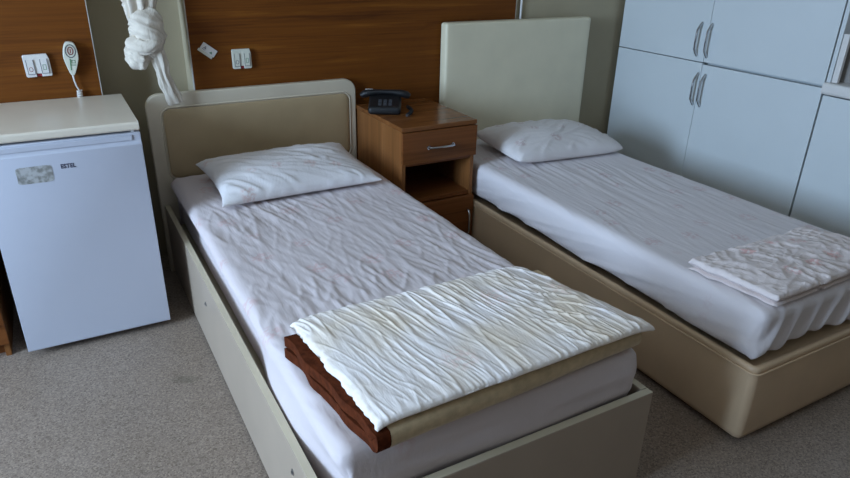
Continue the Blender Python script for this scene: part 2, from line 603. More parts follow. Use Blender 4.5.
link('top_panel', B(*rel(o, [(WX + .0, XR - .012, -2.202, -1.314, 2.182, 2.2)])), MT['door_white'], t, False)
link('front_stile', B(*rel(o, [(WX + .002, WX + .02, -1.342, -1.316, .895, 1.10)])), MT['plastic_w'], t, True, bevel=.002)


# ------------------------------------------------------------------ left bed
BX0, BX1, BFY, BRZ = -0.047, 0.884, -2.028, 0.326
bed = empty('bed_frame', ((BX0 + BX1) / 2, -1.04, 0), 'cream laminate bed frame with rounded padded headboard and panel side rails, beside the fridge', 'bed')
o = bed.location
hb = bmesh.new()
prism(hb, [(x - o.x, z) for x, z in rrect(BX0 - .016, BX1, 0.0, .817, .058, 10, (1, 1, 0, 0))], -.056 - o.y, -.024 - o.y)
h = link('headboard', hb, MT['cream'], bed, bevel=.005)


def pad_fn(cx, cy, cz, sx, sz, depth):
    pass


def padded_panel(x0, x1, z0, z1, r, yf, depth, inset=0.02, puff=0.006):
    """soft upholstered panel facing -y with rounded corners and a puffed middle"""
    bm = bmesh.new()
    rings = []
    prof = [(0.0, 0.0), (0.0, depth * .6), (0.004, depth * .9), (0.012, depth + puff * .3), (0.03, depth + puff * .6), (0.07, depth + puff * .9), (.12, depth + puff)]
    for ins, d in prof:
        rr = max(.006, r - ins)
        pts = rrect(x0 + ins, x1 - ins, z0 + ins, z1 - ins, rr, 8)
        rings.append([bm.verts.new((x, yf - d, z)) for x, z in pts])
    for a, b_ in zip(rings, rings[1:]):
        n = len(a)
        for i in range(n):
            j = (i + 1) % n
            bm.faces.new((a[i], a[j], b_[j], b_[i]))
    bm.faces.new(rings[-1])
    bm.faces.new(rings[0][::-1])
    return bm


bm = padded_panel(0.0 - o.x, .845 - o.x, .448, .752, .035, -.0562 - o.y, .006, puff=.005)
pd = link('headboard_pad', bm, MT['pad'], bed, ang=50)
pd['label'] = 'grey-beige padded panel set into the headboard'
bm = bmesh.new()
outer = rrect(-.012 - o.x, .857 - o.x, .436, .764, .045, 10)
inner = rrect(-.001 - o.x, .846 - o.x, .447, .753, .035, 10)
n_ = len(outer)
A_ = [bm.verts.new((x, -.0562 - o.y, z)) for x, z in outer]
B_ = [bm.verts.new((x * .5 + u * .5, -.0605 - o.y, z * .5 + w * .5)) for (x, z), (u, w) in zip(outer, inner)]
C_ = [bm.verts.new((x, -.0562 - o.y, z)) for x, z in inner]
for i in range(n_):
    j = (i + 1) % n_
    bm.faces.new((A_[i], A_[j], B_[j], B_[i]))
    bm.faces.new((B_[i], B_[j], C_[j], C_[i]))
    bm.faces.new((C_[i], C_[j], A_[j], A_[i]))
link('pad_piping', bm, MT['cream'], bed, ang=70)

T = .022
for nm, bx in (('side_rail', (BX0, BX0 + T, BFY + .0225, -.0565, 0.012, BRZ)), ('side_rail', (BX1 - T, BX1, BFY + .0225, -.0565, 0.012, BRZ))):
    r_ = link(nm, B(*rel(o, [bx])), MT['cream_shaded'], bed, bevel=.002)
    link('edge_band', B(*rel(o, [(bx[0] + .001, bx[1] - .001, bx[2] + .001, bx[3] - .001, BRZ - .001, BRZ + .0012)])), MT['cream_edge'], r_, False)
    if bx[0] < 0:
        for y, z in ((-.822, .222), (-1.779, .252)):
            bm = bmesh.new()
            cyl(bm, (BX0 - o.x + .001, y - o.y, z), (-1, 0, 0), .0085, .003, 16)
            cyl(bm, (BX0 - o.x - .001, y - o.y, z), (-1, 0, 0), .004, .0035, 6)
            link('bolt', bm, MT['steel'], r_)
fb = link('footboard', B(*rel(o, [(BX0, BX1, BFY, BFY + .022, 0.012, BRZ)])), MT['cream_shaded'], bed, bevel=.002)
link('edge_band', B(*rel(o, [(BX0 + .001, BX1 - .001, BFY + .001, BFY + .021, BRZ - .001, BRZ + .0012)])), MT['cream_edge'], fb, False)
link('base_board', B(*rel(o, [(BX0 + T, BX1 - T, BFY + .022, -.0565, .20, .218)])), MT['cream_edge'], bed, False)
for x, y in ((BX0 + .05, BFY + .06), (BX1 - .05, BFY + .06), (BX0 + .05, -.12), (BX1 - .05, -.12)):
    bm = bmesh.new()
    cyl(bm, (x - o.x, y - o.y, 0), (0, 0, 1), .022, .2, 16)
    link('leg', bm, MT['black'], bed)

# mattress and fitted sheet of the left bed
MX0, MX1, MY0, MY1 = -.016, .848, -1.998, -.070
m1 = empty('mattress', ((MX0 + MX1) / 2, (MY0 + MY1) / 2, .219), 'left bed mattress wrapped in a lilac-grey creased sheet with faint flowers', 'mattress')
link('mattress_core', rounded_block(MX1 - MX0 - .09, MY1 - MY0 - .09, .215, .05, .12), MT['mattress'],
     m1, loc=(0, 0, .1085))


def sheet1_fn(q, n):
    X = q.x + (MX0 + MX1) / 2
    Y = q.y + (MY0 + MY1) / 2
    # creases run down the bed, a little askew
    u = X * 1.0 + Y * .18 + .03 * nz(X * 3, Y * 3)
    a = ridge(u * 17, Y * 2.2, 1.0, 4.6) ** 1.5 * .0032
    b = ridge(u * 30 + Y * 2, Y * 4.5, 7.0, 3.2) ** 1.6 * .0030
    b += ridge(u * 22 - Y * 6, Y * 5, 17.0, 4.5) ** 1.6 * .0030
    c = nz(X * 4, Y * 3, 3.0) * .004
    mask = .35 + .65 * smooth01((nz(X * 2.2, Y * 1.6, 11.0) + .35) * 1.6)
    d = (a + b) * mask + c
    # lies flat under the weight of the folded blanket
    d *= 1 - smooth01((-Y - 1.60) / .05) * smooth01((X - .02) / .05) * smooth01((.83 - X) / .04)
    p = q.copy()
    if n.z > .3 or abs(q.z) > .11:
        p.z += d * max(0.3, n.z)
    side = max(abs(n.x), abs(n.y))
    if side > .5:
        # slack on the sides: long soft folds
        w = nz(X * 2 + 5, Y * 3.0, q.z * 6) * .006 + nz(X * 9, Y * 2.5, q.z * 26) * .003
        k = smooth01((.06 - q.z) / .12)
        bulge = 0
        if n.x < -.5:
            # sheet hangs out and touches the rail over one stretch
            bulge = -.009 * smooth01(1 - abs(Y + 1.62) / .28) * k
            w *= .6
        if n.y < -.5:
            # tucked foot end sags inwards at the bottom
            bulge = 0
            p.y += (.018 * smooth01((-q.z) / .07) - .004) + .006 * nz(X * 3, 0, q.z * 30)
            p.z += .010 * math.sin(X * 5.0) * smooth01(-q.z / .1)
        if n.x < -.5:
            p.x += .033 * smooth01((.10 - q.z) / .10) * (1 - .9 * smooth01(1.25 - abs(Y + 1.62) / .28))
        p.x += (w * n.x) + bulge
        p.y += w * n.y * .5
    return p


sh = link('fitted_sheet', rounded_block(MX1 - MX0, MY1 - MY0, .235, .035, .0065, .012, sheet1_fn, skip_bottom=True), MT['sheet1'],
          m1, loc=(0, 0, .4605 - .1175 - .219), ang=180)
sh['label'] = 'lilac-grey creased fitted sheet with faint flowers'


# ------------------------------------------------------------------ pillows
def pillow_bm(sx, sy, th, seed, wr=.006, diag=0.6, ear=.03):
    """stuffed pillow: thin seam all round, corners drawn out to points, creased towards one side"""
    bm = bmesh.new()
    nx, ny = 84, 56
    top, bot = {}, {}
    for i in range(nx + 1):
        for j in range(ny + 1):
            u = -1 + 2 * i / nx
            v = -1 + 2 * j / ny
            u = math.copysign(1 - (1 - abs(u)) ** 1.35, u)
            v = math.copysign(1 - (1 - abs(v)) ** 1.35, v)
            # edges bow inwards between the corner points
            bx = sx / 2 * u * (1 - .055 * (1 - v * v) + ear * .8 * abs(u * v) ** 4)
            by = sy / 2 * v * (1 - .085 * (1 - u * u) + ear * abs(u * v) ** 4)
            h = (max(0.0, 1 - abs(u) ** 2.6) * max(0.0, 1 - abs(v) ** 2.4)) ** .42
            e = 1 - max(abs(u), abs(v))
            rim = smooth01(e / .08)
            qx, qy = bx + .03 * nz(bx * 6, by * 6, seed + 7), by + .03 * nz(bx * 6, by * 6, seed + 8)
            mk = smooth01((nz(bx * 5, by * 5, seed + 11) + .3) * 2.2)
            c = ridge((qx * diag + qy) * 17 + seed, (qx - qy * diag) * 3, seed, 3.4) ** 1.6 * wr * mk
            c += ridge((qx * .5 + qy) * 30 + seed * 3, (qx - qy * .5) * 4, seed + 4, 3.4) ** 1.6 * wr * .5 * (1 - .6 * mk)
            edge = nz(bx * 20, by * 20, seed) * .004 * (1 - rim)
            zt = th * (.62 * h) + c * (rim * .8 + .2) + nz(bx * 5, by * 5, seed) * .008 * h
            zb = -th * .38 * h
            rims = nz(u * 4 + seed, v * 4, 2) * .006
            top[i, j] = bm.verts.new((bx + edge, by + edge, zt + rims * (1 - rim)))
            if i in (0, nx) or j in (0, ny):
                bot[i, j] = top[i, j]
            else:
                bot[i, j] = bm.verts.new((bx, by, min(zb, zt - .002)))
    for i in range(nx):
        for j in range(ny):
            bm.faces.new((top[i, j], top[i + 1, j], top[i + 1, j + 1], top[i, j + 1]))
            f = (bot[i, j], bot[i, j + 1], bot[i + 1, j + 1], bot[i + 1, j])
            if len(set(f)) == 4:
                try:
                    bm.faces.new(f)
                except ValueError:
                    pass
    return bm


p1 = link('pillow', pillow_bm(.66, .425, .115, 2.0, .0085, .9), MT['pillow1'], ang=180)
p1.location = (.428, -.375, .512)
p1.rotation_euler = (math.radians(5), math.radians(0), math.radians(1))
tag(p1, 'plump white pillow with pinkish print against the padded headboard of left bed', 'pillow')

# ------------------------------------------------------------------ folded blanket on the left bed


def quad(c, u, v):
    """bilinear patch of four ground points: back-left, back-right, front-right, front-left; u to the right, v to the front"""
    bl, br, fr_, fl = [Vector(q) for q in c]
    return (bl * (1 - u) + br * u) * (1 - v) + (fl * (1 - u) + fr_ * u) * v


BC = [(0.0, -1.60), (.80, -1.59), (.835, -1.992), (.055, -2.035)]


def fold_path(y_back, y_front, z0, th, layers, n=26):
    """centre line of a cloth folded to and fro: points as (v, z)"""
    pts = []
    for k in range(layers):
        z = z0 + th * (k + .5)
        seq = [i / n for i in range(n + 1)]
        if k % 2:
            seq = seq[::-1]
        pts += [(y_back + (y_front - y_back) * s, z, k) for s in seq]
        if k < layers - 1:
            yc = y_front if k % 2 == 0 else y_back
            sg = 1 if k % 2 == 0 else -1
            for a in (-60, -30, 0, 30, 60):
                pts.append((yc + sg * th * .55 * math.cos(math.radians(a)), z + th * .5 + th * .5 * math.sin(math.radians(a)), k))
    return pts


def folded_cloth(corners, z0, th, layers, thick, u0, u1, nu, wob, seed, base=None):
    bm = bmesh.new()
    path = fold_path(0.03, .965, 0, th, layers)
    # normals in (v,z) in metres, depth ~ .43
    D = .43
    grid = []
    for i in range(nu + 1):
        u = u0 + (u1 - u0) * i / nu
        rows = []
        for s, (v, z, k) in enumerate(path):
            a = path[max(0, s - 1)]
            b_ = path[min(len(path) - 1, s + 1)]
            dv, dz = (b_[0] - a[0]) * D, b_[1] - a[1]
            l = math.hypot(dv, dz) or 1
            nv, nz_ = -dz / l, dv / l
            w = wob * nz(u * 6 + k * 3.1, v * 3, seed + k)
            lift = .35 * th * smooth01(.5 + nz(v * 4.0, k * 1.3, seed)) * math.exp(-abs(u) * 9) * (k / layers)
            for sgn in (1, -1):
                vv = v + sgn * nv * thick / 2 / D
                zz = z + sgn * nz_ * thick / 2
                uu = u + (w * 1.6 + .012 * nz(v * 5, k * 2.0, seed + 9)) * math.exp(-u * 14)
                g = quad(corners, uu, vv)
                zz = max(zz + lift + .004 * nz(u * 3, v * 2 + k, seed), .001)
                rows.append(bm.verts.new((g.x, g.y, z0 + zz)))
        grid.append(rows)
    m = len(path)
    for i in range(nu):
        for s in range(m - 1):
            for side in (0, 1):
                a = grid[i][s * 2 + side], grid[i][s * 2 + 2 + side], grid[i + 1][s * 2 + 2 + side], grid[i + 1][s * 2 + side]
                bm.faces.new(a if side else a[::-1])
        for s in (0, m - 1):
            bm.faces.new((grid[i][s * 2], grid[i][s * 2 + 1], grid[i + 1][s * 2 + 1], grid[i + 1][s * 2]))
    for i in (0, nu):
        for s in range(m - 1):
            bm.faces.new((grid[i][s * 2], grid[i][s * 2 + 1], grid[i][s * 2 + 3], grid[i][s * 2 + 2]))
    return bm


bl = empty('folded_blanket', (.42, -1.8, .464), 'beige wool blanket with rust-brown border, folded under the ivory sheet on left bed', 'blanket')
o = bl.location
cc = [(x - o.x, y - o.y) for x, y in BC]
link('blanket_body', folded_cloth(cc, 0.0, .030, 2, .027, .045, 1.0, 40, .01, 3.0), MT['beige_wool'], bl, ang=60)
bd = link('blanket_border', folded_cloth(cc, 0.0, .030, 2, .0272, 0.0, .045, 12, .018, 3.0), MT['brown_wool'], bl, ang=60)
bd['label'] = 'rust-brown border along the folded edge'

# ivory sheet folded on top
SC = [(.034, -1.560), (.752, -1.566), (.862, -2.012), (.062, -2.030)]


def blob_sheet(corners, zbase, thick, nx, ny, hfn, edge_fn, layers=1, drop=None):
    """folded cotton slab between four corners: creased top, ragged soft edges"""
    bm = bmesh.new()
    top, bot = {}, {}
    for i in range(nx + 1):
        for j in range(ny + 1):
            u, v = i / nx, j / ny
            du, dv = edge_fn(u, v)
            g = quad(corners, u + du, v + dv)
            e = min(u * .75, (1 - u) * .75, v * .45, (1 - v) * .45) / .012
            r = math.sqrt(max(0.0, 1 - (1 - min(1.0, e)) ** 2))
            hz = hfn(g.x, g.y, u, v)
            dz = drop(u, v) if drop else 0
            mid = zbase + thick * .5
            top[i, j] = bm.verts.new((g.x, g.y, mid + thick * .5 * r + hz * (.3 + .7 * r) + dz))
            bot[i, j] = bm.verts.new((g.x, g.y, mid - thick * .5 * r + dz + min(0, hz) * .0))
    for i in range(nx):
        for j in range(ny):
            bm.faces.new((top[i, j], top[i + 1, j], top[i + 1, j + 1], top[i, j + 1]))
            bm.faces.new((bot[i, j], bot[i, j + 1], bot[i + 1, j + 1], bot[i + 1, j]))
    for i in range(nx):
        for j in (0, ny):
            bm.faces.new((top[i, j], bot[i, j], bot[i + 1, j], top[i + 1, j]))
    for j in range(ny):
        for i in (0, nx):
            bm.faces.new((top[i, j], top[i, j + 1], bot[i, j + 1], bot[i, j]))
    return bm


def h1(X, Y, u, v):
    wx = X + .022 * nz(X * 5, Y * 5, 5) + .10 * Y
    wy = Y
    a = ridge(wx * 34, wy * 4.2, 1.5, 4.0) ** 1.4 * .0043
    b = ridge(wx * 58 + wy * 9, wy * 9, 8.5, 2.8) ** 1.5 * .0030
    c = ridge((X * 1.2 + Y) * 15, (X - Y) * 6, 14.5, 4.6) ** 1.5 * .0045 * smooth01((X - .45) * 4) * smooth01((nz(X * 5, Y * 5, 20) + .15) * 4)
    m_ = .45 + .55 * smooth01((nz(X * 3.4, Y * 3.4, 9) + .3) * 1.8)
    und = nz(X * 5, Y * 6, 2) * .004
    return (a + b) * m_ + c + und


def e1(u, v):
    du = .012 * nz(v * 9, 0, 3) * (math.exp(-u * 12)) + .006 * nz(v * 30, 1, 3) * math.exp(-u * 25) - .012 * nz(v * 7, 4, 3) * math.exp(-(1 - u) * 12)
    dv = .012 * nz(u * 12, 0, 8) * math.exp(-v * 10) + .010 * nz(u * 40, 0, 8) * math.exp(-v * 20) + .01 * nz(u * 8, 0, 18) * math.exp(-(1 - v) * 10)
    return du, dv


def d1(u, v):
    # the sheet sinks towards its edges; back and left edges hang lower
    return -.016 * math.exp(-v / .07) - .012 * math.exp(-u / .03) - .007 * math.exp(-(1 - v) / .06) - .014 * math.exp(-(1 - u) / .05)


fs = link('folded_sheet', blob_sheet(SC, .5345, .016, 360, 190, h1, e1, drop=d1), MT['fold1'], ang=180)
fs.data.transform(Matrix.Translation((-.42, -1.8 * -1, -.534)))
fs.location = (.42, -1.8, .534)
tag(fs, 'ivory crumpled sheet folded flat on top of the brown-edged blanket on the left bed', 'folded sheet')

# ------------------------------------------------------------------ right bed
CX0, CX1, CFY, CZ0 = 1.2785, 2.150, -2.066, .291
t = empty('divan_bed', ((CX0 + CX1) / 2, -1.06, 0), 'tan leatherette box bed base with rounded corners beside the wardrobe', 'bed')
o = t.location


def divan_outline(g=0.0, r=.024):
    return [(x - o.x, y - o.y) for x, y in rrect(CX0 + g, CX1 - g, CFY + g, -.115, r, 8, (0, 0, 1, 1))]


bm = bmesh.new()
rings = []
for g, z in ((.012, .022), (.003, .027), (0, .045), (-.002, .15), (0, .25), (.001, .268)):
    rings.append([bm.verts.new((x, y, z)) for x, y in divan_outline(g, .024 - g)])
for a, b_ in zip(rings, rings[1:]):
    for i in range(len(a)):
        j = (i + 1) % len(a)
        bm.faces.new((a[i], a[j], b_[j], b_[i]))
bm.faces.new(rings[0][::-1])
bm.faces.new(rings[-1])
link('base_box', bm, MT['divan'], t, ang=60)
bm = bmesh.new()
rings = []
for g, z in ((.002, .2685), (-.0015, .271), (-.0015, .286), (.002, .291), (.008, .2925), (.016, .291), (.02, .286)):
    rings.append([bm.verts.new((x, y, z)) for x, y in divan_outline(g, max(.008, .024 - g))])
for a, b_ in zip(rings, rings[1:]):
    for i in range(len(a)):
        j = (i + 1) % len(a)
        bm.faces.new((a[i], a[j], b_[j], b_[i]))
bm.faces.new(rings[-1])
link('top_border', bm, MT['divan'], t, ang=60)
bm = bmesh.new()
pts = [(x, y, .2705) for x, y in divan_outline(-.004, .028)]
tube(bm, pts, .0035, 8)
link('piping', bm, MT['divan'], t)
for x, y in ((CX0 + .09, CFY + .09), (CX1 - .09, CFY + .09), (CX0 + .09, -.2), (CX1 - .09, -.2)):
    bm = bmesh.new()
    cyl(bm, (x - o.x, y - o.y, 0), (0, 0, 1), .025, .023, 16)
    link('foot', bm, MT['black'], t)

# tall ivory headboard (leans on the wall, wider than the bed)
hb = empty('tall_headboard', (1.83, -.06, 0), 'tall plain ivory leatherette headboard panel standing against the wall behind right bed', 'headboard')


def hb2_fn(q, n):
    p = q.copy()
    f = (q.z + .515) / 1.03
    p.x *= 1 + .0 * f
    if n.y < -.5:
        p.y -= .006 * (1 - (abs(q.x) / .47) ** 4) * (1 - (abs(q.z) / .52) ** 4)
        p.y += .0015 * nz(q.x * 3, q.z * 4, 1)
    return p


bm = rounded_block(.94, .062, 1.03, .016, .03, .03, hb2_fn)
link('padded_board', bm, MT['ivory'], hb, loc=(0, 0, .025 + .515))
for x in (-.38, .38):
    bm = B((x - .03, x + .03, -.015, .015, 0, .03))
    link('foot', bm, MT['black'], hb, False)

# mattress and sheet
NX0, NX1, NY0, NY1 = 1.300, 2.095, -2.040, -.112
m2 = empty('mattress', ((NX0 + NX1) / 2, (NY0 + NY1) / 2, .2945), 'right bed mattress wrapped in a pale flowered sheet gathered at the foot', 'mattress')
link('mattress_core', rounded_block(NX1 - NX0 - .07, NY1 - NY0 - .07, .145, .05, .12), MT['mattress'],
     m2, loc=(0, 0, .0725))


def sheet2_fn(q, n):
    X = q.x + (NX0 + NX1) / 2
    Y = q.y + (NY0 + NY1) / 2
    u = X - Y * .12 + .03 * nz(X * 3, Y * 3)
    a = ridge(u * 16, Y * 1.6, 31.0, 4.2) ** 1.6 * .0028
    b = ridge(u * 29, Y * 3.1, 37.0, 3.2) ** 1.6 * .0022
    mask = .3 + .7 * smooth01((nz(X * 2.2, Y * 1.6, 21.0) + .3) * 1.6)
    p = q.copy()
    if n.z > .3 or abs(q.z) > .08:
        p.z += ((a + b) * mask + nz(X * 4, Y * 3, 33.0) * .003) * max(.3, n.z)
    t_ = smooth01((.075 - q.z) / .15)           # 0 at the top edge, 1 at the hem
    side = max(abs(n.x), abs(n.y))
    if side > .4:
        if n.x < -.4:
            # long slanting pulls along the near side, opening towards the foot
            w = ridge(Y * 2.4 + q.z * 12, q.z * 16 + Y * 3, 41, 3.2) ** 1.5 * .012 + ridge(Y * 5 + q.z * 20, Y * 3, 47, 3.2) ** 1.5 * .006
            w += .012 * smooth01((-Y - 1.0) / 1.0)
            p.x -= w * t_
            p.x += .006 * t_ * (1 - smooth01((-Y - .4) / .6))
            p.z += .012 * nz(Y * 3, 2, 5) * t_
        if n.y < -.4:
            # gathered vertical pleats at the foot end
            s_ = X * 66 + q.z * (-42) + 2.6 * nz(X * 6, q.z * 5, 3)
            amp = .35 + .65 * smooth01(nz(X * 3, 0, 9) + .6)
            p.y -= ((.5 + .5 * math.sin(s_)) ** 3 * .022 * amp - .004) * smooth01((.09 - q.z) / .12)
            p.z += .012 * math.sin(X * 9) * t_
        if n.x > .4:
            p.x += .004 * nz(Y * 6, q.z * 10, 2) * t_
    return p


s2 = link('fitted_sheet', rounded_block(NX1 - NX0, NY1 - NY0, .162, .035, .0065, .009, sheet2_fn, skip_bottom=True), MT['sheet2'],
          m2, loc=(0, 0, .4605 - .081 - .2945), ang=180)
s2['label'] = 'pale flower-printed fitted sheet'

p2 = link('pillow', pillow_bm(.66, .46, .125, 6.0, .008, -.5, -.09), MT['pillow2'], ang=180)
p2.location = (1.768, -.455, .506)
p2.rotation_euler = (math.radians(3), math.radians(1), math.radians(-3))
tag(p2, 'rounded white pillow with faint print before the tall ivory headboard on right bed', 'pillow')

F2 = [(1.318, -1.735), (1.925, -1.735), (1.985, -2.020), (1.352, -2.030)]


def h2(X, Y, u, v):
    a = ridge((X + .5 * Y) * 20, (Y - X * .5) * 9, 51, 2.4) ** 2 * .005
    b = ridge((X * .4 - Y) * 26, (Y + X) * 10, 57, 2.4) ** 2 * .004
    return a + b + nz(X * 7, Y * 8, 4) * .006 + .012 * math.sin(math.pi * v) * smooth01(u * 5)


def e2(u, v):
    return .02 * nz(v * 6, 0, 13) * math.exp(-u * 10), .02 * nz(u * 7, 0, 28) * math.exp(-v * 8) + .015 * nz(u * 9, 0, 38) * math.exp(-(1 - v) * 8)


t = empty('folded_sheet', (1.65, -1.88, .464), 'pink-printed white sheet folded into a flat pile on the foot of right bed', 'folded sheet')
o = t.location
for k in range(3):
    sh_ = (0.0, .012, -.002)[k]
    cc = [(x - o.x + dx, y - o.y + dy) for (x, y), dx, dy in zip(F2, (sh_, -.0, .004 * k, sh_), (-sh_ * .5, -sh_, sh_, sh_ * .8))]

    def hk(X, Y, u, v, k=k):
        return h2(X + 1.65, Y - 1.88, u, v) * (1 if k == 2 else .15)
    link('sheet_layer', blob_sheet(cc, .001 + (0, .008, .018)[k], (.008, .010, .015)[k], 130 if k == 2 else 60, 70 if k == 2 else 30, hk, e2), MT['fold2'], t, ang=180)

# ------------------------------------------------------------------ bedside cabinets


def nightstand(name, x0, x1, yf, label):
    yb, zt = -.050, .690
    t = empty(name, ((x0 + x1) / 2, (yf + yb) / 2, 0), label, 'bedside cabinet', 'walnut bedside cabinets')
    w = (x1 - x0) / 2
    d = (yb - yf) / 2
    th = .018
    link('top', B((-w, w, -d, d, zt - .020, zt)), MT['ns_top'], t, bevel=.002)
    for s in (-1, 1):
        a, b_ = sorted((s * (w - .004), s * (w - .004 - th)))
        link('side_panel', B((a, b_, -d + .008, d, 0, zt - .0205)), MT['ns_z'], t, bevel=.001)
    iw = w - .004 - th - .0005
    link('back_panel', B((-iw, iw, d - .012, d - .002, .05, zt - .021)), MT['ns_x'], t, False)
    link('shelf', B((-iw, iw, -d + .012, d - .0125, .332, .350)), MT['ns_x'], t, bevel=.001)
    link('shelf', B((-iw, iw, -d + .012, d - .0125, .510, .522)), MT['ns_x'], t, bevel=.001)
    link('bottom_panel', B((-iw, iw, -d + .03, d - .0125, .05, .068)), MT['ns_x'], t, False)
    link('plinth', B((-iw, iw, -d + .04, -d + .056, 0, .0495)), MT['ns_x'], t, False)
    dr = link('drawer', B((-w + .001, w - .001, -d - .006, -d + .0115, .526, zt - .023)), MT['ns_x'], t, bevel=.0015)
    bm = bmesh.new()
    yy = -d - .006
    tube(bm, [(-.062, yy + .001, .592), (-.060, yy - .014, .592), (-.045, yy - .021, .593), (0, yy - .024, .594), (.045, yy - .021, .593), (.060, yy - .014, .592), (.062, yy + .001, .592)],
         [.006, .006, .005, .005, .005, .006, .006], 10)
    for s in (-1, 1):
        cyl(bm, (s * .062, yy + .0005, .592), (0, -1, 0), .009, .004, 14)
    h = link('handle', bm, MT['chrome'], dr)
    h['label'] = 'chrome bow drawer handle'
    dd = link('door', B((-w + .001, w - .001, -d - .006, -d + .0115, .055, .328)), MT['ns_x'], t, bevel=.0015)
    bm = bmesh.new()
    tube(bm, [(w - .035, yy + .001, .14), (w - .035, yy - .014, .142), (w - .035, yy - .022, .155), (w - .035, yy - .024, .2), (w - .035, yy - .022, .245), (w - .035, yy - .014, .258), (w - .035, yy + .001, .26)],
         .0055, 10)
    link('handle', bm, MT['chrome'], dd)
    return t


nightstand('bedside_cabinet', .886, 1.2695, -.538, 'walnut bedside cabinet with drawer and open niche between the two beds')
nightstand('bedside_cabinet', -1.11, -.692, -.486, 'dark walnut cabinet at the left edge, mostly hidden behind the fridge')

# black telephone on the cabinet
t = empty('telephone', (.965, -.21, .691), 'small black corded telephone lying on the bedside cabinet', 'telephone', rz=math.radians(-28))
bm = rounded_block(.15, .20, .035, .014, .02, .02, lambda q, n: Vector((q.x * (1 + .1 * q.y), q.y, q.z + (.018 * (q.y / .1 + 1) if q.z > 0 else 0))))
link('phone_base', bm, MT['black'], t, loc=(0, 0, .0175), ang=60)
bm = bmesh.new()
tube(bm, [(-.115, 0, .028), (-.10, 0, .036), (-.075, 0, .042), (-.035, 0, .047), (.035, 0, .047), (.075, 0, .042), (.10, 0, .036), (.115, 0, .028)],
     [.016, .024, .023, .016, .016, .023, .024, .016], 14, flat=(1.0, .75))
hs = link('handset', bm, MT['black'], t, loc=(0, .045, .028))
bm = bmesh.new()
for r_i in range(4):
    for c_i in range(3):
        box(bm, -.03 + c_i * .024, -.014 + c_i * .024, -.075 + r_i * .018, -.063 + r_i * .018, .038 + r_i * .0034, .0425 + r_i * .0034)
link('keypad', bm, MT['key'], t, False)
bm = bmesh.new()
cpts = []
for i in range(90):
    a = i * .9
    s = i / 89
    c = Vector((.105 + .02 * math.sin(s * 3.1), .04 - .17 * s, .009))
    cpts.append(c + Vector((math.cos(a) * .007, 0, math.sin(a) * .007)))
tube(bm, cpts, .0022, 6)
link('cord', bm, MT['black'], t)
bm = bmesh.new()
box(bm, -.04, -.004, -.014, .004, 0, .006)
box(bm, -.018, .032, -.030, -.014, 0, .006)
lb = link('paper_label', bm, MT['plastic_w'], t, False, loc=(-.03, .085, .098))
lb.rotation_euler = (math.radians(20), 0, 0)
lb.parent = t
lb['label'] = 'small white paper tag on the back of the telephone'
lb.location = (-.055, .062, .078)

# ------------------------------------------------------------------ fridge
t = empty('mini_fridge', (-.39, -.30, 0), 'white under-counter fridge with worn sticker left of the beds', 'fridge')
o = t.location
FX0, FX1, FY, FZ = -.638, -.145, -.542, .829
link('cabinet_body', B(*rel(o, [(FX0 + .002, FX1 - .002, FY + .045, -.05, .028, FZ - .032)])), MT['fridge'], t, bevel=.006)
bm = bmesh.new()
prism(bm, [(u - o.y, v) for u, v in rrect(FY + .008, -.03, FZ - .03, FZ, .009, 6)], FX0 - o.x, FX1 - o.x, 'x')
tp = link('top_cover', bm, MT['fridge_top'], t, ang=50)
# door with a scooped grip along its top
dz1 = FZ - .036
prof = [(FY, .030), (FY, .738), (FY + .004, .750), (FY + .011, .760), (FY + .014, .772), (FY + .011, .783), (FY + .002, .790), (FY, dz1), (FY + .038, dz1), (FY + .038, .030)]
prof = [(FY + .003, .030), (FY, .034), (FY, .752), (FY + .003, .757), (FY + .006, .764), (FY + .007, .780), (FY + .006, dz1 - .003), (FY + .008, dz1), (FY + .038, dz1), (FY + .038, .030)]
bm = bmesh.new()
prism(bm, [(u - o.y, v) for u, v in prof], FX0 - o.x, FX1 - o.x, 'x')
dr = link('door', bm, MT['fridge'], t, ang=35, bevel=.0015)
link('door_gasket', B(*rel(o, [(FX0 + .012, FX1 - .012, FY + .0382, FY + .0448, .04, dz1 - .008)])), MT['gasket'], t, False)
link('grip_strip', B(*rel(o, [(FX0 + .02, FX1 - .028, FY + .003, FY + .0075, .768, .786)])), MT['fridge'], dr, True, bevel=.0015)
bm = bmesh.new()
cyl(bm, (FX1 - .02 - o.x, FY + .03 - o.y, FZ - .037), (0, 0, 1), .008, .008, 12)
link('hinge_pin', bm, MT['plastic_w'], t)
# worn sticker
sm = nt('worn_sticker_paper', (0.4, 0.4, 0.4), 0.6)
mp = coords(sm)
n = N(sm, 'ShaderNodeTexNoise', Scale=60.0, Detail=5.0)
L(sm, mp, 0, n, 'Vector')
r = ramp(sm, [(0.38, (0.22, 0.215, 0.20)), (0.5, (0.34, 0.335, 0.32)), (0.62, (0.46, 0.455, 0.45))])
L(sm, n, 'Fac', r, 'Fac')
L(sm, r, 'Color', sm.node_tree.nodes['Principled BSDF'], 'Base Color')
bm = bmesh.new()
cx, cz, hw, hh = -.488, .688, .053, .029
pts = []
for i in range(48):
    a = 2 * math.pi * i / 48
    ca, sa = math.cos(a), math.sin(a)
    rx = math.copysign(abs(ca) ** .25, ca) * hw
    rz_ = math.copysign(abs(sa) ** .25, sa) * hh
    k = 1 + .05 * nz(i * .9, 0, 3)
    pts.append((cx + rx * k - o.x, cz + rz_ * k))
prism(bm, pts, FY - .0008 - o.y, FY + .0002 - o.y)
st = link('sticker', bm, sm, dr, False)
st['label'] = 'torn grey paper sticker'


